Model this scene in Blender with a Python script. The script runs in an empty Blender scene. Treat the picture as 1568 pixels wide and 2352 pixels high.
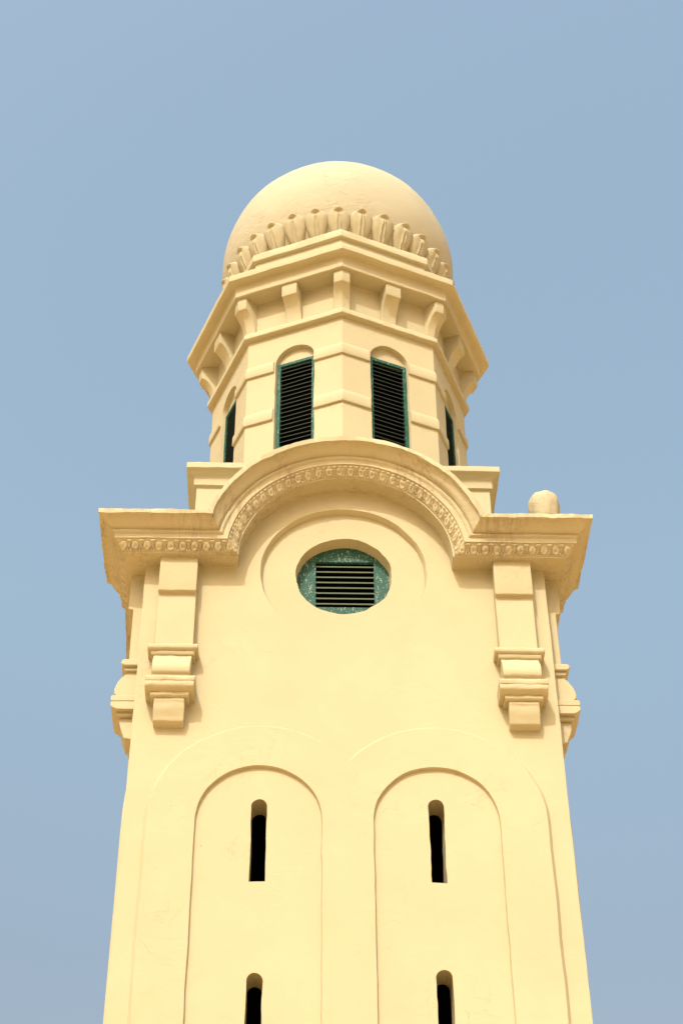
import bpy, bmesh, math, random
from math import sin, cos, pi, radians, sqrt, atan2, exp
from mathutils import Vector, Matrix, Euler, noise

# ------------------------------------------------------------------ camera, sky, sun, exposure
S = bpy.context.scene
COL = S.collection

cam_d = bpy.data.cameras.new("camera")
cam = bpy.data.objects.new("camera", cam_d); COL.objects.link(cam)
cam_d.sensor_fit = 'VERTICAL'; cam_d.sensor_height = 36.0
cam_d.lens = 3973.35 / 2352 * 36
cam_d.clip_start = 0.1; cam_d.clip_end = 5000
cam.matrix_world = (Matrix.Translation((-0.5927, -17.460, 1.6)) @ Matrix.Rotation(radians(-1.7932), 4, 'Z')
                    @ Matrix.Rotation(radians(90 + 41.3895), 4, 'X') @ Matrix.Rotation(radians(-0.4431), 4, 'Z'))
S.camera = cam

SUN_EL, SUN_AZ = 47.0, 18.0          # elevation; degrees to the left of the straight-on view of the front
w = bpy.data.worlds.new("World"); S.world = w; w.use_nodes = True
nt = w.node_tree; bg = nt.nodes['Background']
sky = nt.nodes.new('ShaderNodeTexSky'); sky.sky_type = 'NISHITA'; sky.sun_disc = False
sky.sun_elevation = radians(SUN_EL); sky.sun_rotation = radians(180 + SUN_AZ)
sky.air_density = 2.3; sky.dust_density = 10.0; sky.ozone_density = 2.0; sky.altitude = 0
# hazy air: the clear-sky colour is dulled towards the horizon
tcw = nt.nodes.new('ShaderNodeTexCoord'); sep = nt.nodes.new('ShaderNodeSeparateXYZ'); nt.links.new(tcw.outputs['Generated'], sep.inputs[0])
hz = nt.nodes.new('ShaderNodeValToRGB'); nt.links.new(sep.outputs['Z'], hz.inputs[0])
els = hz.color_ramp.elements
els[0].position = .30; els[0].color = (.83, .78, .84, 1); els[1].position = .95; els[1].color = (.97, 1.0, .97, 1)
e_ = els.new(.45); e_.color = (.86, .83, .875, 1); e_ = els.new(.62); e_.color = (1.0, 1.02, 1.0, 1); e_ = els.new(.80); e_.color = (.98, 1.01, .98, 1)
mxw = nt.nodes.new('ShaderNodeMix'); mxw.data_type = 'RGBA'; mxw.blend_type = 'MULTIPLY'; mxw.inputs[0].default_value = 1.0
nt.links.new(sky.outputs[0], mxw.inputs[6]); nt.links.new(hz.outputs[0], mxw.inputs[7]); nt.links.new(mxw.outputs[2], bg.inputs[0]); bg.inputs[1].default_value = 0.147

sl = bpy.data.lights.new("sun", 'SUN'); sun = bpy.data.objects.new("sun", sl); COL.objects.link(sun)
sl.energy = 2.0; sl.angle = radians(0.55); sl.color = (1.0, 0.965, 0.90)
sd = Vector((-sin(radians(SUN_AZ)) * cos(radians(SUN_EL)), -cos(radians(SUN_AZ)) * cos(radians(SUN_EL)), sin(radians(SUN_EL))))
sun.rotation_euler = sd.to_track_quat('Z', 'Y').to_euler(); sun.location = sd * 60

S.view_settings.view_transform = 'Standard'; S.view_settings.look = 'None'
S.view_settings.gamma = 1; S.view_settings.use_curve_mapping = False
S.view_settings.exposure = 0.71
S.render.engine = 'CYCLES'
S.cycles.max_bounces = 10; S.cycles.diffuse_bounces = 6

# ------------------------------------------------------------------ materials
WCOL = (0.404, 0.368, 0.242)                # the limewash yellow
def plaster(name, col=WCOL, stain=0.0, grime=0.0, bevel=0.009, bump=1.0):
    m = bpy.data.materials.new(name); m.use_nodes = True
    t = m.node_tree; N = t.nodes; L = t.links
    b = N['Principled BSDF']; b.inputs['Roughness'].default_value = 0.82
    b.inputs['Specular IOR Level'].default_value = 0.22
    tc = N.new('ShaderNodeTexCoord'); ob = tc.outputs['Object']
    def nz(scale, detail=4, rough=.55, vec=ob, dist=0.0):
        n = N.new('ShaderNodeTexNoise'); n.inputs['Scale'].default_value = scale
        n.inputs['Detail'].default_value = detail; n.inputs['Roughness'].default_value = rough
        n.inputs['Distortion'].default_value = dist; L.new(vec, n.inputs['Vector']); return n.outputs['Fac']
    def mth(op, a, bb=None, clamp=False):
        n = N.new('ShaderNodeMath'); n.operation = op; n.use_clamp = clamp
        for i, v in enumerate((a, bb)):
            if v is None: continue
            if isinstance(v, (int, float)): n.inputs[i].default_value = v
            else: L.new(v, n.inputs[i])
        return n.outputs[0]
    def rmp(v, a, c, o0=0.0, o1=1.0):
        n = N.new('ShaderNodeMapRange'); L.new(v, n.inputs[0])
        for i, x in enumerate((a, c, o0, o1)): n.inputs[1 + i].default_value = x
        return n.outputs[0]
    def mixc(f, a, c):
        n = N.new('ShaderNodeMix'); n.data_type = 'RGBA'
        if isinstance(f, float): n.inputs[0].default_value = f
        else: L.new(f, n.inputs[0])
        for i, v in ((6, a), (7, c)):
            if isinstance(v, tuple): n.inputs[i].default_value = (*v, 1)
            else: L.new(v, n.inputs[i])
        return n.outputs[2]
    big = nz(0.55, 5, .6); mid = nz(3.2, 5, .6)
    c = mixc(rmp(big, .38, .62), tuple(x * .95 for x in col), tuple(min(1, x * 1.02) for x in col))
    c = mixc(mth('MULTIPLY', rmp(mid, .5, .7), .22), c, (col[0] * .95, col[1] * .93, col[2] * .88))
    # fine hairline cracks in patches
    crk = nz(2.2, 6, .55, dist=.6)
    line = rmp(mth('ABSOLUTE', mth('SUBTRACT', crk, .5)), 0.0, .006, 1, 0)
    patch = rmp(nz(0.9, 2), .56, .64)
    crack = mth('MULTIPLY', line, patch)
    c = mixc(mth('MULTIPLY', crack, .20), c, (col[0] * .72, col[1] * .62, col[2] * .5))
    # small chips and dark specks
    vo = N.new('ShaderNodeTexVoronoi'); vo.inputs['Scale'].default_value = 3.1; L.new(ob, vo.inputs['Vector'])
    spk = mth('MULTIPLY', rmp(vo.outputs['Distance'], .02, .035, 1, 0), rmp(nz(1.7, 1), .55, .6))
    c = mixc(mth('MULTIPLY', spk, .55), c, (.30, .20, .10))
    if stain > 0:
        mp = N.new('ShaderNodeMapping'); mp.inputs['Scale'].default_value = (9.0, 9.0, 0.35); L.new(ob, mp.inputs[0])
        st = rmp(nz(2.2, 4, .62, mp.outputs[0]), .47, .66)
        mp2 = N.new('ShaderNodeMapping'); mp2.inputs['Scale'].default_value = (1.6, 1.6, .25); mp2.inputs['Location'].default_value = (3.1, 0, 0); L.new(ob, mp2.inputs[0])
        zone = rmp(nz(1.0, 2, .5, mp2.outputs[0]), .46, .62)
        sx = N.new('ShaderNodeSeparateXYZ'); L.new(ob, sx.inputs[0])
        run = rmp(mth('ABSOLUTE', mth('SUBTRACT', mth('ABSOLUTE', sx.outputs[0]), 2.0)), .12, .42, 1, 0)   # where rain runs off the arch
        mp4 = N.new('ShaderNodeMapping'); mp4.inputs['Scale'].default_value = (14.0, 3.0, 0.5); L.new(ob, mp4.inputs[0])
        st2 = rmp(nz(2.0, 5, .7, mp4.outputs[0]), .42, .64)
        c = mixc(mth('MULTIPLY', mth('MULTIPLY', st2, run), stain * .8), c, (.17, .13, .09))
        c = mixc(mth('MULTIPLY', mth('MULTIPLY', st, zone), stain), c, (.20, .15, .10))
        dust = rmp(nz(5.0, 6, .7), .42, .72)
        c = mixc(mth('MULTIPLY', dust, stain * .28), c, (.42, .30, .16))
    if grime > 0:
        g = rmp(nz(6.5, 6, .72), .5, .75)
        c = mixc(mth('MULTIPLY', g, grime), c, (.45, .34, .20))
    L.new(c, b.inputs['Base Color'])
    mp3 = N.new('ShaderNodeMapping'); mp3.inputs['Scale'].default_value = (1.0, 1.0, 1.7); L.new(ob, mp3.inputs[0])
    trow = nz(4.5, 5, .62, mp3.outputs[0], 1.2); grain = nz(42, 4, .7)
    h = mth('ADD', mth('MULTIPLY', mth('MULTIPLY', trow, rmp(nz(.8, 2), .42, .62, .25, 1.0)), .010 * bump), mth('MULTIPLY', grain, .0016 * bump))
    h = mth('ADD', h, mth('MULTIPLY', nz(1.1, 3, .5), .016))
    h = mth('SUBTRACT', h, mth('MULTIPLY', crack, .004))
    h = mth('SUBTRACT', h, mth('MULTIPLY', spk, .010))
    bp = N.new('ShaderNodeBump'); bp.inputs['Strength'].default_value = 0.55 * bump; bp.inputs['Distance'].default_value = 1.0
    L.new(h, bp.inputs['Height'])
    if bevel > 0:
        bv = N.new('ShaderNodeBevel'); bv.samples = 4; bv.inputs['Radius'].default_value = bevel
        L.new(bv.outputs[0], bp.inputs['Normal'])
    L.new(bp.outputs[0], b.inputs['Normal'])
    return m

def painted_wood(name, col, flecks=0.5, dark=(.015, .03, .025)):
    m = bpy.data.materials.new(name); m.use_nodes = True
    t = m.node_tree; N = t.nodes; L = t.links; b = N['Principled BSDF']
    b.inputs['Roughness'].default_value = .6; b.inputs['Specular IOR Level'].default_value = .2
    tc = N.new('ShaderNodeTexCoord')
    mp = N.new('ShaderNodeMapping'); mp.inputs['Scale'].default_value = (1, 1, .22); L.new(tc.outputs['Object'], mp.inputs[0])
    n1 = N.new('ShaderNodeTexNoise'); n1.inputs['Scale'].default_value = 55; n1.inputs['Detail'].default_value = 3; n1.inputs['Roughness'].default_value = .6; L.new(mp.outputs[0], n1.inputs[0])
    mpb = N.new('ShaderNodeMapping'); mpb.inputs['Scale'].default_value = (1, 1, .55); L.new(tc.outputs['Object'], mpb.inputs[0])
    n2 = N.new('ShaderNodeTexNoise'); n2.inputs['Scale'].default_value = 95; n2.inputs['Detail'].default_value = 2; L.new(mpb.outputs[0], n2.inputs[0])
    mu = N.new('ShaderNodeMath'); mu.operation = 'ADD'; L.new(n1.outputs[0], mu.inputs[0]); L.new(n2.outputs[0], mu.inputs[1])
    r = N.new('ShaderNodeMapRange'); L.new(mu.outputs[0], r.inputs[0]); r.inputs[1].default_value = 1.165; r.inputs[2].default_value = 1.23; r.inputs[4].default_value = flecks
    n3 = N.new('ShaderNodeTexNoise'); n3.inputs['Scale'].default_value = 7; n3.inputs['Detail'].default_value = 4; L.new(tc.outputs['Object'], n3.inputs[0])
    mx = N.new('ShaderNodeMix'); mx.data_type = 'RGBA'; L.new(n3.outputs[0], mx.inputs[0])
    mx.inputs[6].default_value = (*[c * .7 for c in col], 1); mx.inputs[7].default_value = (*[c * 1.25 for c in col], 1)
    m2 = N.new('ShaderNodeMix'); m2.data_type = 'RGBA'; L.new(r.outputs[0], m2.inputs[0]); L.new(mx.outputs[2], m2.inputs[6]); m2.inputs[7].default_value = (.72, .70, .66, 1)
    L.new(m2.outputs[2], b.inputs['Base Color'])
    bp = N.new('ShaderNodeBump'); bp.inputs['Strength'].default_value = .5; bp.inputs['Distance'].default_value = .01
    L.new(n1.outputs[0], bp.inputs['Height']); L.new(bp.outputs[0], b.inputs['Normal'])
    return m

def plain(name, col, rough=.7):
    m = bpy.data.materials.new(name); m.use_nodes = True
    b = m.node_tree.nodes['Principled BSDF']; b.inputs['Base Color'].default_value = (*col, 1); b.inputs['Roughness'].default_value = rough
    b.inputs['Specular IOR Level'].default_value = .1
    return m

WALL = plaster("yellow_plaster")
TRIM = plaster("stained_yellow_plaster", stain=.5, grime=.08, bevel=.006, bump=1.7)
DOME = plaster("dome_plaster", col=(WCOL[0]*.97, WCOL[1]*1.0, WCOL[2]*1.12), grime=.16, bevel=0, bump=1.8)
PETAL = plaster("petal_plaster", col=(WCOL[0]*.97, WCOL[1]*.98, WCOL[2]*1.02), grime=.38, bevel=0, bump=1.1)
GREEN = painted_wood("worn_green_paint", (.015, .075, .058), .5)
GREEN2 = painted_wood("dark_green_paint", (.006, .070, .050), .42)
SLAT = plain("louvre_slat_paint", (.030, .042, .032), .6)
BLACK = plain("painted_darkness", (.006, .005, .004), 1.0)  # near-black colour stands in for the darkness inside the openings

# ------------------------------------------------------------------ helpers
A = 2.6                                  # half width of the shaft; the tower's axis stands at (0, 2.6)
def obj(name, bm, mats, parent=None, smooth=.6, recalc=True):
    if recalc: bmesh.ops.recalc_face_normals(bm, faces=bm.faces[:])
    for f in bm.faces: f.smooth = True
    for e in bm.edges:
        if len(e.link_faces) == 2: e.smooth = e.calc_face_angle(0) < smooth
    me = bpy.data.meshes.new(name); bm.to_mesh(me); bm.free()
    for m in (mats if isinstance(mats, list) else [mats]): me.materials.append(m)
    o = bpy.data.objects.new(name, me); COL.objects.link(o)
    if parent: o.parent = parent
    return o
def copy_of(o, parent, rz=0.0, loc=None):
    c = o.copy(); COL.objects.link(c); c.parent = parent; c.rotation_euler = (0, 0, rz)
    if loc: c.location = loc
    return c
def nv(x, y, z, sc=1.0): return noise.noise(Vector((x * sc, y * sc, z * sc)))
def wobble(bm, amp, sc=3.0, seed=0.0):
    for v in bm.verts:
        p = v.co * sc + Vector((seed, seed * 1.7, -seed))
        v.co += Vector((noise.noise(p), noise.noise(p + Vector((17, 3, 9))), noise.noise(p + Vector((-5, 29, 2))))) * amp
def place(s, x, d, z):                   # side 0 faces the camera; d = distance out from the shaft's face
    p = Vector((x, -(A + d), z)); a = s * pi / 2
    return Vector((p.x * cos(a) - p.y * sin(a), p.x * sin(a) + p.y * cos(a), z))
def bridge(bm, l0, l1, closed=True, mat=0):
    n = len(l0)
    for i in range(n if closed else n - 1):
        j = (i + 1) % n
        try:
            f = bm.faces.new((l0[i], l0[j], l1[j], l1[i])); f.material_index = mat
        except ValueError: pass
def ring(bm, pts): return [bm.verts.new(p) for p in pts]
def fill(bm, loops, mat=0):
    es = []
    for lp in loops:
        for i in range(len(lp)):
            a, b = lp[i], lp[(i + 1) % len(lp)]
            e = bm.edges.get((a, b)) or bm.edges.new((a, b)); es.append(e)
    r = bmesh.ops.triangle_fill(bm, edges=es, use_beauty=True)
    for g in r['geom']:
        if isinstance(g, bmesh.types.BMFace): g.material_index = mat
def arch2d(cx, hw, z0, zs, rng_seed=0, amp=0.0, step=.12, na=40):
    """closed outline of an upright opening with a round head: up the right side, over, down the left side"""
    pts = []
    n = max(1, int((zs - z0) / step))
    for i in range(n): pts.append((cx + hw, z0 + (zs - z0) * i / n))
    for i in range(na + 1):
        a = pi * i / na; pts.append((cx + hw * cos(a), zs + hw * sin(a)))
    for i in range(1, n + 1): pts.append((cx - hw, zs - (zs - z0) * i / n))
    m = 3
    for i in range(1, m): pts.append((cx - hw + 2 * hw * i / m, z0))
    if amp: pts = [(x + amp * nv(x, z, rng_seed, 3.1) + amp * .5 * nv(x, z, rng_seed + 7, 11), z + amp * nv(z, x, rng_seed + 3, 3.3)) for x, z in pts]
    return pts
def circle2d(cx, cz, r, n=96, seed=0, amp=0.0):
    out = []
    for i in range(n):
        a = 2 * pi * i / n
        rr = r + amp * nv(cos(a), sin(a), seed, 2.5) + amp * .5 * nv(cos(a), sin(a), seed + 5, 8)
        out.append((cx + rr * cos(a), cz + rr * sin(a)))
    return out
def inset(pts, k):                       # move an outline a little towards its centroid side along normals
    n = len(pts); out = []
    for i in range(n):
        a, b = pts[i - 1], pts[(i + 1) % n]
        tx, tz = b[0] - a[0], b[1] - a[1]; l = sqrt(tx * tx + tz * tz) or 1
        out.append((pts[i][0] - tz / l * k, pts[i][1] + tx / l * k))
    return out
def empty(name, loc, parent=None):
    o = bpy.data.objects.new(name, None); COL.objects.link(o); o.location = loc; o.empty_display_size = .5
    if parent: o.parent = parent
    return o

# ------------------------------------------------------------------ the ground
bm = bmesh.new()
g = 2000.0
ext = [-g, -200, -60, -20, 0, 20, 60, 200, g]
gv = [[bm.verts.new((x, y, 0)) for x in ext] for y in ext]
for i in range(len(ext) - 1):
    for j in range(len(ext) - 1): bm.faces.new((gv[i][j], gv[i][j + 1], gv[i + 1][j + 1], gv[i + 1][j]))
gm = bpy.data.materials.new("warm_bounce_ground"); gm.use_nodes = True
t = gm.node_tree; b = t.nodes['Principled BSDF']; b.inputs['Roughness'].default_value = .95
tc = t.nodes.new('ShaderNodeTexCoord'); n = t.nodes.new('ShaderNodeTexNoise'); n.inputs['Scale'].default_value = .8; n.inputs['Detail'].default_value = 8
t.links.new(tc.outputs['Object'], n.inputs[0]); cr = t.nodes.new('ShaderNodeValToRGB'); t.links.new(n.outputs[0], cr.inputs[0])
cr.color_ramp.elements[0].position = .3; cr.color_ramp.elements[0].color = (.58, .37, .16, 1)  # unseen ground, colour brightened and warmed to bounce light onto the undersides
cr.color_ramp.elements[1].position = .7; cr.color_ramp.elements[1].color = (.68, .45, .21, 1)
t.links.new(cr.outputs[0], b.inputs['Base Color'])
ground = obj("ground", bm, gm); ground['kind'] = 'structure'

# ------------------------------------------------------------------ the tower
tower = empty("tower", (0, A, 0))
tower['label'] = "tall square pale yellow plastered tower with an octagonal louvred lantern under a round dome"
tower['category'] = "tower"

ZC = 15.965                              # centre of the round window and of the arched cornice
def corner_n(cid, z): return .008 * nv(cid * 13.7, z * 1.3, 2.2) + .005 * nv(cid * 7.1, z * 5.1, 8.8)

RING_R, WIN_R, WIN_D, BOARD_D = 1.09, .637, -.09, -.265
ARCH_X, ARCH_ZS = 1.035, 12.185
SLITS = [11.40, 9.20, 7.02, 4.84]
bm = bmesh.new()
slit_specs = []
for s in range(4):
    P = lambda x, d, z, s=s: place(s, x, d, z)
    # face of the shaft, with the round recess cut out
    zz = [0.0] + [.2 * i for i in range(1, 81)] + [16.2]
    L_ = [P(-A - corner_n(s, z), corner_n(s, z), z) for z in zz]
    R_ = [P(A + corner_n((s + 1) % 4, z), corner_n((s + 1) % 4, z), z) for z in zz]
    hx = 1.6; a0 = atan2(16.2 - ZC, sqrt(hx * hx - (16.2 - ZC) ** 2))
    top = [P(hx * cos(a), 0, ZC + hx * sin(a)) for a in [a0 + (pi - 2 * a0) * i / 40 for i in range(41)]]
    outer = ring(bm, R_ + top + L_[::-1])
    rc = circle2d(0 - .025, 15.95, RING_R, 128, s, .014)
    hole = ring(bm, [P(x, 0, z) for x, z in rc])
    # the raised double arch laid on the face is cut out too
    ro = 1.335; th = math.acos(ARCH_X / ro)
    out2 = []
    zb = 1.4
    for i in range(60): out2.append((ARCH_X + ro, zb + (ARCH_ZS - zb) * i / 60))
    for i in range(49): a = (pi - th) * i / 48; out2.append((ARCH_X + ro * cos(a), ARCH_ZS + ro * sin(a)))
    for i in range(1, 49): a = th + (pi - th) * i / 48; out2.append((-ARCH_X + ro * cos(a), ARCH_ZS + ro * sin(a)))
    for i in range(1, 61): out2.append((-ARCH_X - ro, ARCH_ZS - (ARCH_ZS - zb) * i / 60))
    out2 = [(x + .010 * nv(x, z, s + .3, 1.6) + .006 * nv(x, z, s + 5.3, 7), z + .008 * nv(z, x, s + .9, 2)) for x, z in out2]
    RD = .054                            # how far the double arch stands out
    h2 = ring(bm, [P(x, 0, z) for x, z in out2])
    f2 = ring(bm, [P(x, RD, z) for x, z in inset(out2, .040)])
    fill(bm, [outer, hole, h2]); bridge(bm, h2, f2)
    # round recess
    rm = ring(bm, [P(x, -.028, z) for x, z in inset(rc, .016)]); r2 = ring(bm, [P(x, WIN_D, z) for x, z in inset(rc, .028)])
    bridge(bm, hole, rm); bridge(bm, rm, r2)
    wc = circle2d(-.02, 15.962, WIN_R, 96, s + 20, .018)
    wo = ring(bm, [P(x, WIN_D, z) for x, z in wc]); fill(bm, [r2, wo])
    wi = ring(bm, [P(x, BOARD_D - .03, z) for x, z in inset(wc, .02)]); bridge(bm, wo, wi)
    # two sunk arched panels with slits
    pans = []
    for sx in (-1, 1):
        o2 = arch2d(sx * ARCH_X, .738, 1.6, ARCH_ZS, s * 3 + sx, .008, .14, 44)
        lo = ring(bm, [P(x, RD, z) for x, z in o2]); li = ring(bm, [P(x, RD - .045, z) for x, z in inset(o2, .01)])
        pans.append(lo); bridge(bm, lo, li)
        holes = []
        for k, zb_ in enumerate(SLITS):
            dz = .0 if sx < 0 else (.015 if k == 0 else .05)
            sp = arch2d(sx * 1.033, .090, zb_ + dz * .2, zb_ + .995 + dz, s * 5 + sx + k, .012, .1, 14)
            holes.append(ring(bm, [P(x, RD - .045, z) for x, z in sp])); slit_specs.append((s, sp, RD - .045, sx, k))
        fill(bm, [li] + holes)
    fill(bm, [f2] + pans)
shaft = obj("shaft", bm, WALL, tower)

# slit windows: deep plastered reveal ending in a closed box painted black as darkness
for s, sp, d0, sx, k in slit_specs:
    if s == 2: continue
    bm = bmesh.new()
    ps = [ring(bm, [place(s, x, d0 - dd, z) for x, z in inset(sp, -kk)]) for dd, kk in ((.0, -.0), (.012, .004), (.16, .006), (.34, -.004))]
    for a_, b_ in zip(ps, ps[1:]): bridge(bm, a_, b_)
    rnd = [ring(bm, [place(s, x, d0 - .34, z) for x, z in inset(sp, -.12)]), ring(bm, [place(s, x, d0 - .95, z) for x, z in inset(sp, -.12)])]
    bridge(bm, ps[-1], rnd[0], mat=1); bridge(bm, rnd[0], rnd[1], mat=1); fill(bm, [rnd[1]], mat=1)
    obj("slit_window", bm, [WALL, BLACK], tower)

# ------------------------------------------------------------------ round louvred window
def round_window(s):
    P = lambda x, d, z: place(s, x, d, z)
    bm = bmesh.new()
    hw, z0, z1 = .385, 15.572, 16.338
    oc = [(-.02 + .68 * cos(2 * pi * i / 72), 15.962 + .68 * sin(2 * pi * i / 72)) for i in range(72)]
    rc = [(hw, z0), (hw, z1), (-hw, z1), (-hw, z0)]
    o = ring(bm, [P(x, BOARD_D, z) for x, z in oc]); r = ring(bm, [P(x, BOARD_D, z) for x, z in rc]); fill(bm, [o, r])
    ri = ring(bm, [P(x, BOARD_D - .05, z) for x, z in rc]); bridge(bm, r, ri)
    # plank joints: thin grooves cut as dark battens just behind the rim are left to the paint's grain
    win = obj("round_window", bm, GREEN, tower)
    bm = bmesh.new()
    n = 8; pitch = (z1 - z0) / (n + .55)
    for i in range(n):
        z = z0 + pitch * (i + .62) + .004 * nv(i, 3, 1)
        pr = [(-.012, z), (-.012, z + .021), (-.075, z + .062), (-.075, z + .044)]
        a_ = ring(bm, [P(-hw - .004, BOARD_D + d, zz) for d, zz in pr]); b_ = ring(bm, [P(hw + .004, BOARD_D + d, zz) for d, zz in pr])
        bridge(bm, a_, b_); bm.faces.new(a_); bm.faces.new(b_[::-1])
    obj("louvre_slats", bm, SLATR, win)
    bm = bmesh.new()
    bk = ring(bm, [P(x * 1.02, BOARD_D - .046, ZC + (z - ZC) * 1.03) for x, z in rc]); bk2 = ring(bm, [P(x * 1.02, BOARD_D - .5, ZC + (z - ZC) * 1.03) for x, z in rc]); bridge(bm, bk, bk2); bm.faces.new(bk2)
    obj("black_backing_box", bm, BLACK, win)  # closed black box, darkness painted behind the round window's slats
    return win
SLATR = plain("round_louvre_paint", (.085, .115, .075), .6)
round_window(0); round_window(1); round_window(3)

# ------------------------------------------------------------------ cornice: straight, arched over the round window, straight
EGG_R = 22
def cornice_profile():
    p = [(-.02, 0, 0), (.12, 0, 0), (.27, 0, 0), (.272, .018, 0), (.286, .022, 0)]
    for i in range(EGG_R + 1):
        t = i / EGG_R; p.append((.290 + .080 * sin(t * pi / 2) ** 1.0 * (.35 + .65 * t), .024 + .124 * t, 1 if 0 < i < EGG_R else 0))
    p += [(.376, .152, 0), (.394, .154, 0), (.394, .222, 0), (.398, .226, 0), (.416, .236, 0), (.426, .250, 0), (.424, .268, 0), (.412, .280, 0), (.418, .286, 0)]
    for i in range(1, 13):
        t = i / 12; sm = t * t * t * (t * (6 * t - 15) + 10); p.append((.418 + .165 * t, .286 + .112 * (sm * .85 + t * .15), 0))
    p += [(.590, .400, 0), (.604, .402, 0), (.606, .462, 0), (.598, .472, 0), (.3, .485, 0), (-.56, .50, 0)]
    return p
PROF = cornice_profile()
R0, ZS = 1.393, 16.008
rnd = random.Random(4)
def egg(t, v, arch, q):
    """relief of one egg between two darts; t along the band, v from its foot to its top"""
    x = (t - .5) * 2
    r = sqrt((x / .70) ** 2 + ((v - .40) / .42) ** 2)
    h = .024 * max(0, 1 - r ** 3) ** .6 * q if r < 1 else 0.0
    low = 1 if v < .55 else max(0, 1 - (v - .55) / .18)
    h += .015 * exp(-((r - 1.25) / .13) ** 2) * low
    h -= .012 * exp(-((r - 1.02) / .07) ** 2) * (.35 + .65 * low)
    h -= .020 * q * exp(-(x / .12) ** 2) * exp(-((v - .36) / .15) ** 2)
    h -= .016 * exp(-((abs(x) - 1) / .12) ** 2) * exp(-((v - .12) / .12) ** 2)
    for bx in ((-1, 1, 0) if arch else (-1, 1)):
        rr = ((x - bx) / (.37 if arch else .45)) ** 2 + ((v - .87) / .145) ** 2
        if rr < 1: h = max(h, .026 * sqrt(1 - rr))
    return h
def build_cornice(s, dens):
    bm = bmesh.new()
    segs = [('L', 10, 10 * dens), ('A', 30, 30 * dens), ('R', 10, 10 * dens)]
    q = {k: [rnd.uniform(.55, 1.15) for _ in range(n + 1)] for k, n, _ in segs}
    for key, neg, nc in segs:
        rows = []
        for d, h, eg in PROF:
            rr = R0 + h; dz = ZS + h - ZC
            xj = sqrt(max(0, rr * rr - dz * dz)); aj = atan2(dz, xj); xc = A + d
            row = []
            for c in range(nc + 1):
                f = c / nc; dd, hh = d, h
                if eg:
                    ph = f * neg
                    if key != 'A': ph = max(0.0, (2.955 - abs(-xc + (xc - xj) * f if key == 'L' else xj + (xc - xj) * f)) / .153)
                    k = min(int(ph), neg - 1); t = ph % 1
                    v = (h - .024) / .124
                    e = egg(t, v, key == 'A', q[key][k])
                    e += .004 * nv(ph * 2.1, v * 3, s + (3 if key == 'A' else 1), 1.6)
                    efade = min(1, f * nc / 5, (1 - f) * nc / 5); dd += e * .64 * efade; hh -= e * .45 * efade
                if key == 'L': x, zl, ang = -xc + (xc - xj) * f, ZS + hh, None
                elif key == 'R': x, zl, ang = xj + (xc - xj) * f, ZS + hh, None
                else: ang = pi - aj - (pi - 2 * aj) * f
                # hand-run mouldings are never quite straight; the top slab is the most broken
                u = (x if ang is None else 10 + ang * 1.7)
                a1 = .007 if h < .39 else .012
                fade = 1.0
                if ang is None:
                    e0 = min(abs(xc - abs(x)), abs(abs(x) - xj)); fade = min(1, e0 / .12)
                w1 = (a1 * nv(u, h * 9, s, 2.3) + (a1 * .9 * nv(u, h * 25, s + 4, 9.0) if h > .39 else 0)) * fade
                w2 = (a1 * nv(u, h * 9, s + 31, 2.9)) * fade
                if h > .39 and d > .5:
                    ch = max(0, nv(u, 5.5, s + 2, 5.0) - .38) * fade; w1 -= ch * .05
                if d < .1: w1 = w2 = 0
                if ang is None: row.append(bm.verts.new(place(s, x, dd + w2, zl + w1)))
                else:
                    rr2 = R0 + hh + w1; row.append(bm.verts.new(place(s, rr2 * cos(ang), dd + w2, ZC + rr2 * sin(ang))))
            rows.append(row)
        for r0, r1 in zip(rows, rows[1:]): bridge(bm, r0, r1, closed=False)
    bmesh.ops.remove_doubles(bm, verts=bm.verts[:], dist=.0004)
    return obj("cornice", bm, TRIM, tower, smooth=.75)
for s in range(4): build_cornice(s, 18 if s == 0 else 10)

# ------------------------------------------------------------------ pilasters and console brackets
def prism(bm, prof, xc, hw, s, nseg=10, amp=.004, seed=0, taper=0.0):
    rows = []
    for i in range(nseg + 1):
        f = -1 + 2 * i / nseg
        e = min(1 - abs(f), .02) / .02
        row = []
        for p, z in prof:
            x = xc + hw * f * (1 - taper * 0)
            n1 = amp * nv(x, z, seed, 7); n2 = amp * nv(x, z, seed + 9, 6); n3 = amp * .6 * nv(x + seed, z, 3, 19)
            back = 0 if p <= 0.001 else 1
            row.append(bm.verts.new(place(s, x + (n1 if abs(f) > .99 else 0), p + (n2 + n3) * back, z + n1 * back)))
        rows.append(row)
    for a_, b_ in zip(rows, rows[1:]): bridge(bm, a_, b_, closed=True)
    bm.faces.new(rows[0]); bm.faces.new(rows[-1][::-1])
def bev(o, wd=.012, seg=2, ang=35):
    m = o.modifiers.new("bevel", 'BEVEL'); m.width = wd; m.segments = seg; m.limit_method = 'ANGLE'; m.angle_limit = radians(ang); return o
PX = 2.155
def pilaster(s, sx):
    bm = bmesh.new()
    prism(bm, [(-.02, 14.56), (.135, 14.56), (.137, 15.452), (.192, 15.458), (.198, 15.475), (.196, 16.03), (-.02, 16.03)], sx * PX, .243, s, 8, .005, s * 3 + sx)
    return bev(obj("pilaster", bm, WALL, tower), .008)
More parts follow.
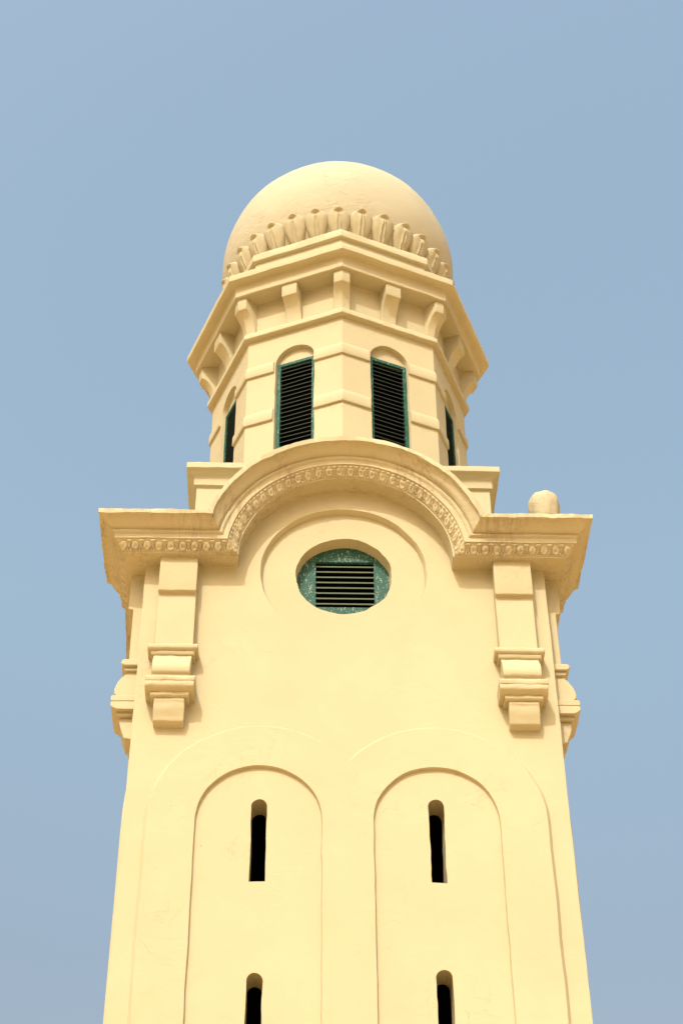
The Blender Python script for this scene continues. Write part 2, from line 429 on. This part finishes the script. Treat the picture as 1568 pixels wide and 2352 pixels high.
def console(s, sx, label=None):
    sd_ = s * 5 + sx * 2.3
    x = sx * PX
    bm = bmesh.new()                     # scroll: swelling S-shaped body
    pr = [(-.02, 14.50), (.140, 14.50)]
    for t, p in ((0, .146), (.12, .168), (.26, .206), (.42, .245), (.58, .268), (.74, .281), (.88, .280), (.95, .268), (1, .245)): pr.append((p, 14.46 - .36 * t))
    pr += [(.240, 14.04), (-.02, 14.04)]
    prism(bm, pr, x, .236, s, 10, .006, sd_)
    body = obj("console_bracket", bm, WALL, tower); bev(body, .010)
    bm = bmesh.new()
    prism(bm, [(-.02, 14.508), (.175, 14.508), (.212, 14.525), (.222, 14.555), (.215, 14.59), (.19, 14.602), (-.02, 14.602)], x, .312, s, 12, .008, sd_ + 1)
    prism(bm, [(-.018, 14.452), (.165, 14.452), (.185, 14.485), (.185, 14.510), (-.018, 14.510)], x, .272, s, 12, .005, sd_ + 2)
    bev(obj("cap_moulding", bm, WALL, body), .011, 2)
    bm = bmesh.new()
    prism(bm, [(-.02, 13.975), (.292, 13.972), (.300, 13.985), (.302, 14.035), (.288, 14.056), (-.02, 14.056)], x, .300, s, 12, .010, sd_ + 3)
    prism(bm, [(-.019, 13.852), (.222, 13.854), (.270, 13.880), (.296, 13.902), (.303, 13.925), (.300, 13.966), (.288, 13.976), (-.019, 13.976)], x, .297, s, 12, .009, sd_ + 4)
    prism(bm, [(-.018, 13.795), (.205, 13.795), (.228, 13.812), (.230, 13.853), (-.018, 13.853)], x, .236, s, 12, .006, sd_ + 5)
    bev(obj("roll_moulding", bm, WALL, body), .009, 2)
    bm = bmesh.new()
    pr = [(-.02, 13.797), (.190, 13.797), (.192, 13.755), (.183, 13.742)]
    for t in range(1, 9):
        f = t / 8; pr.append((.178 - .058 * (f * f * (3 - 2 * f)) + .012 * sin(f * pi), 13.742 - .235 * f))
    pr += [(.112, 13.497), (.02, 13.478), (-.02, 13.478)]
    prism(bm, pr, x, .186, s, 10, .006, sd_ + 6)
    bev(obj("base_block", bm, WALL, body), .010)
    return body
for s in (0, 1, 3):
    for sx in (-1, 1): pilaster(s, sx); console(s, sx)

# ------------------------------------------------------------------ attic block behind the arch
def square_sweep(bm, prof, nx=26, amp=.006, seed=0):
    rows = []
    for b_, z in prof:
        row = []
        for s in range(4):
            for i in range(nx):
                x = -b_ + 2 * b_ * i / nx
                n1 = amp * nv(x + s * 9, z * 6, seed, 3) + amp * .8 * nv(x + s * 9, z * 6, seed + 3, 10)
                p = place(s, x, b_ - A + n1 * (0 if i == 0 else 1), z + n1)
                row.append(bm.verts.new(p))
        rows.append(row)
    for a_, c_ in zip(rows, rows[1:]): bridge(bm, a_, c_)
    return rows
bm = bmesh.new()
rows = square_sweep(bm, [(2.055, 16.46), (2.055, 17.90), (2.062, 17.905), (2.092, 17.915), (2.094, 17.93), (2.094, 18.06), (2.10, 18.07), (2.115, 18.085), (2.14, 18.11), (2.175, 18.135), (2.196, 18.142), (2.202, 18.150), (2.200, 18.243), (2.185, 18.256), (1.5, 18.30)], 30, .007, 2)
bm.faces.new(rows[-1])
obj("attic_block", bm, WALL, tower)

# ------------------------------------------------------------------ octagonal lantern
def octp(R, k, t, z):                    # point on face k (0..7); t from -1 to 1 between its two corners; corner k at angle k*45 from the front
    a0, a1 = radians(45 * k), radians(45 * (k + 1))
    p0 = Vector((R * sin(a0), -R * cos(a0), 0)); p1 = Vector((R * sin(a1), -R * cos(a1), 0))
    q = p0.lerp(p1, (t + 1) / 2); q.z = z; return q
def oct_sweep(bm, prof, nf=14, amp=.005, seed=0):
    rows = []
    for R, z in prof:
        row = []
        for k in range(8):
            for i in range(nf):
                t = -1 + 2 * i / nf
                q = octp(R, k, t, z); n1 = amp * nv(q.x, q.y, z * 4 + seed, 3.1) + amp * .8 * nv(q.x, q.y, z * 4 + seed + 9, 11)
                q.z += n1; q.x *= 1 + n1 * .25; q.y *= 1 + n1 * .25
                row.append(bm.verts.new(q))
        rows.append(row)
    for a_, b_ in zip(rows, rows[1:]): bridge(bm, a_, b_)
    return rows
RW = 2.04; FH = RW * sin(pi / 8); AP = RW * cos(pi / 8)
def facep(k, u, dep, z):                 # u metres along face k from its middle, dep metres in from the wall
    a = radians(45 * k + 22.5); n_ = Vector((sin(a), -cos(a), 0)); t_ = Vector((cos(a), sin(a), 0))
    q = n_ * (AP - dep) + t_ * u; q.z = z; return q
WHW, WZ0, WZS, WDEP = .318, 18.45, 20.845, .105
bm = bmesh.new()
for k in range(8):
    wz = [18.1 + (22.35 - 18.1) * i / 30 for i in range(31)]
    o_ = ring(bm, [facep(k, FH, 0, z) for z in wz] + [facep(k, -FH, 0, z) for z in wz[::-1]])
    wd = arch2d(.01, WHW, WZ0, WZS, k * 2.1, .012, .14, 36)
    h_ = ring(bm, [facep(k, u, 0, z) for u, z in wd]); h2_ = ring(bm, [facep(k, u, WDEP, z) for u, z in inset(wd, .006)])
    fill(bm, [o_, h_]); bridge(bm, h_, h2_)
    # flat plaster filling the head of each arch above the shutter
    zt = 20.885
    hd = [(u, z) for u, z in inset(wd, .006) if z > zt]
    lf = min(hd, key=lambda q: q[0])[0]; rg = max(hd, key=lambda q: q[0])[0]
    base = [(lf + (rg - lf) * i / 10, zt + .008 * nv(i, k, 1, .7)) for i in range(11)]
    ty = ring(bm, [facep(k, u, WDEP - .02, z) for u, z in hd + base]); fill(bm, [ty])
    tb = ring(bm, [facep(k, u, WDEP - .02, z) for u, z in base]); tb2 = ring(bm, [facep(k, u, WDEP + .08, z) for u, z in base]); bridge(bm, tb, tb2, closed=False)
lantern = obj("lantern_wall", bm, WALL, tower)

# projecting courses wrapped round each corner, stopping at the windows
for k in range(8):
    for zl in (20.685, 19.668, 18.65):
        bm = bmesh.new()
        prof = [(-.02, zl - .002), (.031, zl), (.035, zl + .010), (.032, zl + .17), (.026, zl + .195), (.001, zl + .255), (-.02, zl + .26)]
        rows = []
        for kk, us in (((k - 1) % 8, [WHW + .012 + (FH - WHW - .012) * i / 7 for i in range(7)]), (k, [-FH + (FH - WHW - .012) * i / 7 for i in range(8)])):
            for i, u in enumerate(us):
                row = []
                for dp, z in prof:
                    ex = dp * math.tan(pi / 8) * (-1 if (kk == k) else 1)
                    lenf = abs(u) / FH
                    uu = u + ex * max(0, (abs(u) - WHW - .012) / (FH - WHW - .012))
                    n1 = .004 * nv(u + kk * 3, z, 4, 5)
                    row.append(bm.verts.new(facep(kk, uu, -dp + (n1 if dp > 0 else 0), z + (n1 if dp > 0 else 0))))
                rows.append(row)
        for a_, b_ in zip(rows, rows[1:]): bridge(bm, a_, b_, closed=True)
        bm.faces.new(rows[0]); bm.faces.new(rows[-1][::-1])
        obj("wall_course", bm, WALL, lantern)

bm = bmesh.new()
oct_sweep(bm, [(2.02, 21.505), (2.122, 21.512), (2.134, 21.524), (2.134, 21.612), (2.125, 21.625), (2.04, 21.66)], 14, .005, 1)
obj("string_course", bm, WALL, tower)

bm = bmesh.new()                         # overhanging eaves of the lantern
rows = oct_sweep(bm, [(1.95, 22.322), (2.2, 22.322), (2.352, 22.320), (2.362, 22.332), (2.362, 22.540), (2.372, 22.556), (2.44, 22.562), (2.500, 22.566), (2.518, 22.576), (2.522, 22.63), (2.518, 22.70), (2.500, 22.716), (2.3, 22.80), (1.955, 22.86), (1.955, 23.465), (2.0, 23.470), (2.022, 23.478), (2.026, 23.50), (2.024, 23.63), (2.010, 23.648), (1.5, 23.66)], 16, .007, 6)
lcorn = obj("lantern_cornice", bm, WALL, tower)

def bracket_mesh(corner):
    bm = bmesh.new()
    prof = [(.262, 22.326), (.262, 22.09), (.250, 22.065)]
    for i in range(1, 13):
        t = i / 12; a = t * pi / 2
        prof.append((.250 - .205 * sin(a) ** 1.15 * (1) , 22.065 - .43 * (1 - cos(a)) ** .9))
    prof += [(.040, 21.60), (-.10, 21.60), (-.10, 22.326)]
    base = RW if corner else AP
    hw = .127
    rows = []
    us = [-1, -.5, 0, .5, 1]
    for f in us:
        row = []
        for p, z in prof:
            u = hw * f; back = abs(u) * math.tan(pi / 8) if corner else 0.0
            n1 = .005 * nv(u * 3, z, 3 if corner else 8, 8)
            row.append(bm.verts.new((u + n1 * (abs(f) == 1), -(base + p - back + n1), z)))
        rows.append(row)
    for a_, b_ in zip(rows, rows[1:]): bridge(bm, a_, b_, closed=True)
    bm.faces.new(rows[0]); bm.faces.new(rows[-1][::-1])
    return bm
b0 = bev(obj("bracket", bracket_mesh(True), WALL, lcorn), .008)
b1 = bev(obj("bracket", bracket_mesh(False), WALL, lcorn), .008); b1.rotation_euler = (0, 0, pi / 8)
for k in range(1, 8):
    copy_of(b0, lcorn, k * pi / 4); copy_of(b1, lcorn, k * pi / 4 + pi / 8)

# louvred shutters
def shutter(k):
    rs = random.Random(k)
    bm = bmesh.new()
    o, d0, d1 = WHW + .004, WDEP - .045, WDEP + .02
    zt, zb, st = 20.888, WZ0 - .01, .066
    def bar(u0, u1, z0, z1, n=1, vert=True):
        rows = []
        for i in range(n + 1):
            f = i / n
            j = .004 * nv(i * 1.3, k, u0, 1) if 0 < i < n else 0
            if vert: c_ = [(u0 + j, z0 + (z1 - z0) * f), (u1 + j, z0 + (z1 - z0) * f)]
            else: c_ = [(u0 + (u1 - u0) * f, z0 + j), (u0 + (u1 - u0) * f, z1 + j)]
            rows.append([bm.verts.new(facep(k, c_[0][0] + .01, d0, c_[0][1])), bm.verts.new(facep(k, c_[1][0] + .01, d0, c_[1][1])), bm.verts.new(facep(k, c_[1][0] + .01, d1, c_[1][1])), bm.verts.new(facep(k, c_[0][0] + .01, d1, c_[0][1]))])
        for a_, b_ in zip(rows, rows[1:]): bridge(bm, a_, b_)
        bm.faces.new(rows[0]); bm.faces.new(rows[-1][::-1])
    bar(-o, -o + st, zb, zt, 16); bar(o - st, o, zb, zt, 16)
    bar(-o + st, o - st, zt - .055, zt, 4, False); bar(-o + st, o - st, zb, zb + .08, 4, False)
    fr = obj("louvred_shutter", bm, GREEN2, tower)
    bm = bmesh.new()
    n = 27; pitch = (zt - .055 - zb - .08) / n
    for i in range(n):
        z = zb + .08 + pitch * (i + .25); tl = rs.uniform(-.004, .004) if rs.random() < .8 else rs.uniform(-.014, .014); sh = rs.uniform(-.004, .004)
        pr = [(d0 + .004, z + sh), (d0 + .004, z + sh + .011), (d0 + .055, z + .052 + sh), (d0 + .055, z + .042 + sh)]
        a_ = ring(bm, [facep(k, -o + st - .008 + .01, d, zz - tl) for d, zz in pr]); b_ = ring(bm, [facep(k, o - st + .008 + .01, d, zz + tl) for d, zz in pr])
        bridge(bm, a_, b_); bm.faces.new(a_); bm.faces.new(b_[::-1])
    obj("louvre_slats", bm, SLAT, fr)
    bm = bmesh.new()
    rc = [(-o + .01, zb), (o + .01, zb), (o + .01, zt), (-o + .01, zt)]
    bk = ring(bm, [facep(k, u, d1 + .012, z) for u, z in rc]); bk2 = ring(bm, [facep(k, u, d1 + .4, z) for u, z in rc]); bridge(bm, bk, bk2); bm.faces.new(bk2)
    obj("black_backing_box", bm, BLACK, fr)  # closed black box, darkness painted behind the shutter slats
for k in range(8): shutter(k)

# ------------------------------------------------------------------ dome with a ring of leaves
DR, DZ = 2.018, 24.745
bm = bmesh.new()
rows = []
for i in range(61):
    el = radians(-40 + 130 * i / 60)
    if i == 60: break
    row = []
    for j in range(120):
        a = 2 * pi * j / 120
        q = Vector((sin(a) * cos(el), -cos(a) * cos(el), sin(el)))
        r = DR + .010 * noise.noise(q * 2.2) + .005 * noise.noise(q * 6.0)
        row.append(bm.verts.new(q * r + Vector((0, 0, DZ))))
    rows.append(row)
for a_, b_ in zip(rows, rows[1:]): bridge(bm, a_, b_)
tp = bm.verts.new((0, 0, DZ + DR))
for j in range(120): bm.faces.new((rows[-1][j], rows[-1][(j + 1) % 120], tp))
dome = obj("dome", bm, DOME, tower)

def petal_mesh(seed):
    bm = bmesh.new()
    NU, NV = 24, 30
    HW = radians(5.95)
    key = [(0, .58), (.2, .60), (.35, .68), (.5, .84), (.62, .97), (.72, 1.0), (.84, .98), (.89, .89), (.925, .76), (.955, .58), (.978, .40), (.992, .25), (1.0, .08)]
    def wv(v):
        for (a, b), (c, d) in zip(key, key[1:]):
            if v <= c: return b + (d - b) * (v - a) / (c - a)
        return key[-1][1]
    rows = []
    for j in range(NV + 1):
        v = 1 - (1 - j / NV) ** 1.5; row = []
        el = radians(-37.5 + 22.6 * v)
        for i in range(NU + 1):
            u = -1 + 2 * i / NU
            az = u * HW * wv(v) + radians(.25) * nv(v * 3, seed, 1)
            body = .068 * (1 - abs(u) ** 3.4)                      # rounded cheeks
            edge = .018
            rib = .024 * exp(-((abs(u) - (.06 + .34 * (1 - v) ** 1.3)) / .06) ** 2) * min(1, (1.0 - v) * 6)
            hollow = .042 * exp(-(u / .36) ** 2) * exp(-((v - .915) / .05) ** 2)
            lip = .026 * exp(-((v - .975) / .03) ** 2) * exp(-(u / .6) ** 2)
            o = edge + body * (1 - .1 * v) + rib - hollow + lip + .006 * nv(u * 2, v * 4, seed, 1.3)
            if i in (0, NU): o = -.01
            if j == NV: o = min(o, .06)
            r = DR + o
            row.append(bm.verts.new((r * sin(az) * cos(el), -r * cos(az) * cos(el), DZ + r * sin(el))))
        rows.append(row)
    last = [bm.verts.new(v.co * 1.0) for v in rows[-1]]
    for v in last:
        c = Vector((0, 0, DZ)); d = (v.co - c); v.co = c + d.normalized() * (DR - .01) + Vector((0, 0, .035))
    rows.append(last)
    for a_, b_ in zip(rows, rows[1:]): bridge(bm, a_, b_, closed=False)
    return bm
base_pet = [obj("petal", petal_mesh(i * 3.7), PETAL, dome, smooth=1.0) for i in range(4)]
rp = random.Random(9)
for i in range(32):
    src = base_pet[i] if i < 4 else copy_of(base_pet[rp.randrange(4)], dome)
    src.rotation_euler = (0, 0, i * 2 * pi / 32 - radians(.9) + radians(rp.uniform(-.35, .35)))

# ------------------------------------------------------------------ rounded finial on the cornice corner
bm = bmesh.new()
pf = [(.30, 0), (.30, .12), (.27, .14), (.17, .20), (.14, .30), (.145, .38), (.172, .44), (.186, .52), (.197, .60), (.204, .67), (.206, .74), (.198, .795), (.176, .838), (.132, .865), (.090, .875), (.066, .893), (.040, .905), (.012, .908)]
rows = []
for r, z in pf:
    row = []
    for j in range(36):
        a = 2 * pi * j / 36; q = Vector((cos(a), sin(a), z * 2))
        rr = r * (1 + .09 * noise.noise(q * 1.8) + .05 * noise.noise(q * 4.3) + .03 * noise.noise(q * 9) + .022 * sin(7 * a) * (.4 < z < .86))
        row.append(bm.verts.new((rr * cos(a), rr * sin(a), z + .015 * noise.noise(q * 2 + Vector((4, 4, 4))) * (z > .2))))
    rows.append(row)
for a_, b_ in zip(rows, rows[1:]): bridge(bm, a_, b_)
bm.faces.new(rows[-1])
fin = obj("finial", bm, plaster("finial_plaster", col=(WCOL[0], WCOL[1], WCOL[2]*1.05), grime=.35, bevel=0, bump=2.6), tower, smooth=1.2)
fin.location = (2.70, -A + .02, 16.45)
fin['label'] = "lumpy rounded finial knob standing on the right corner of the cornice"
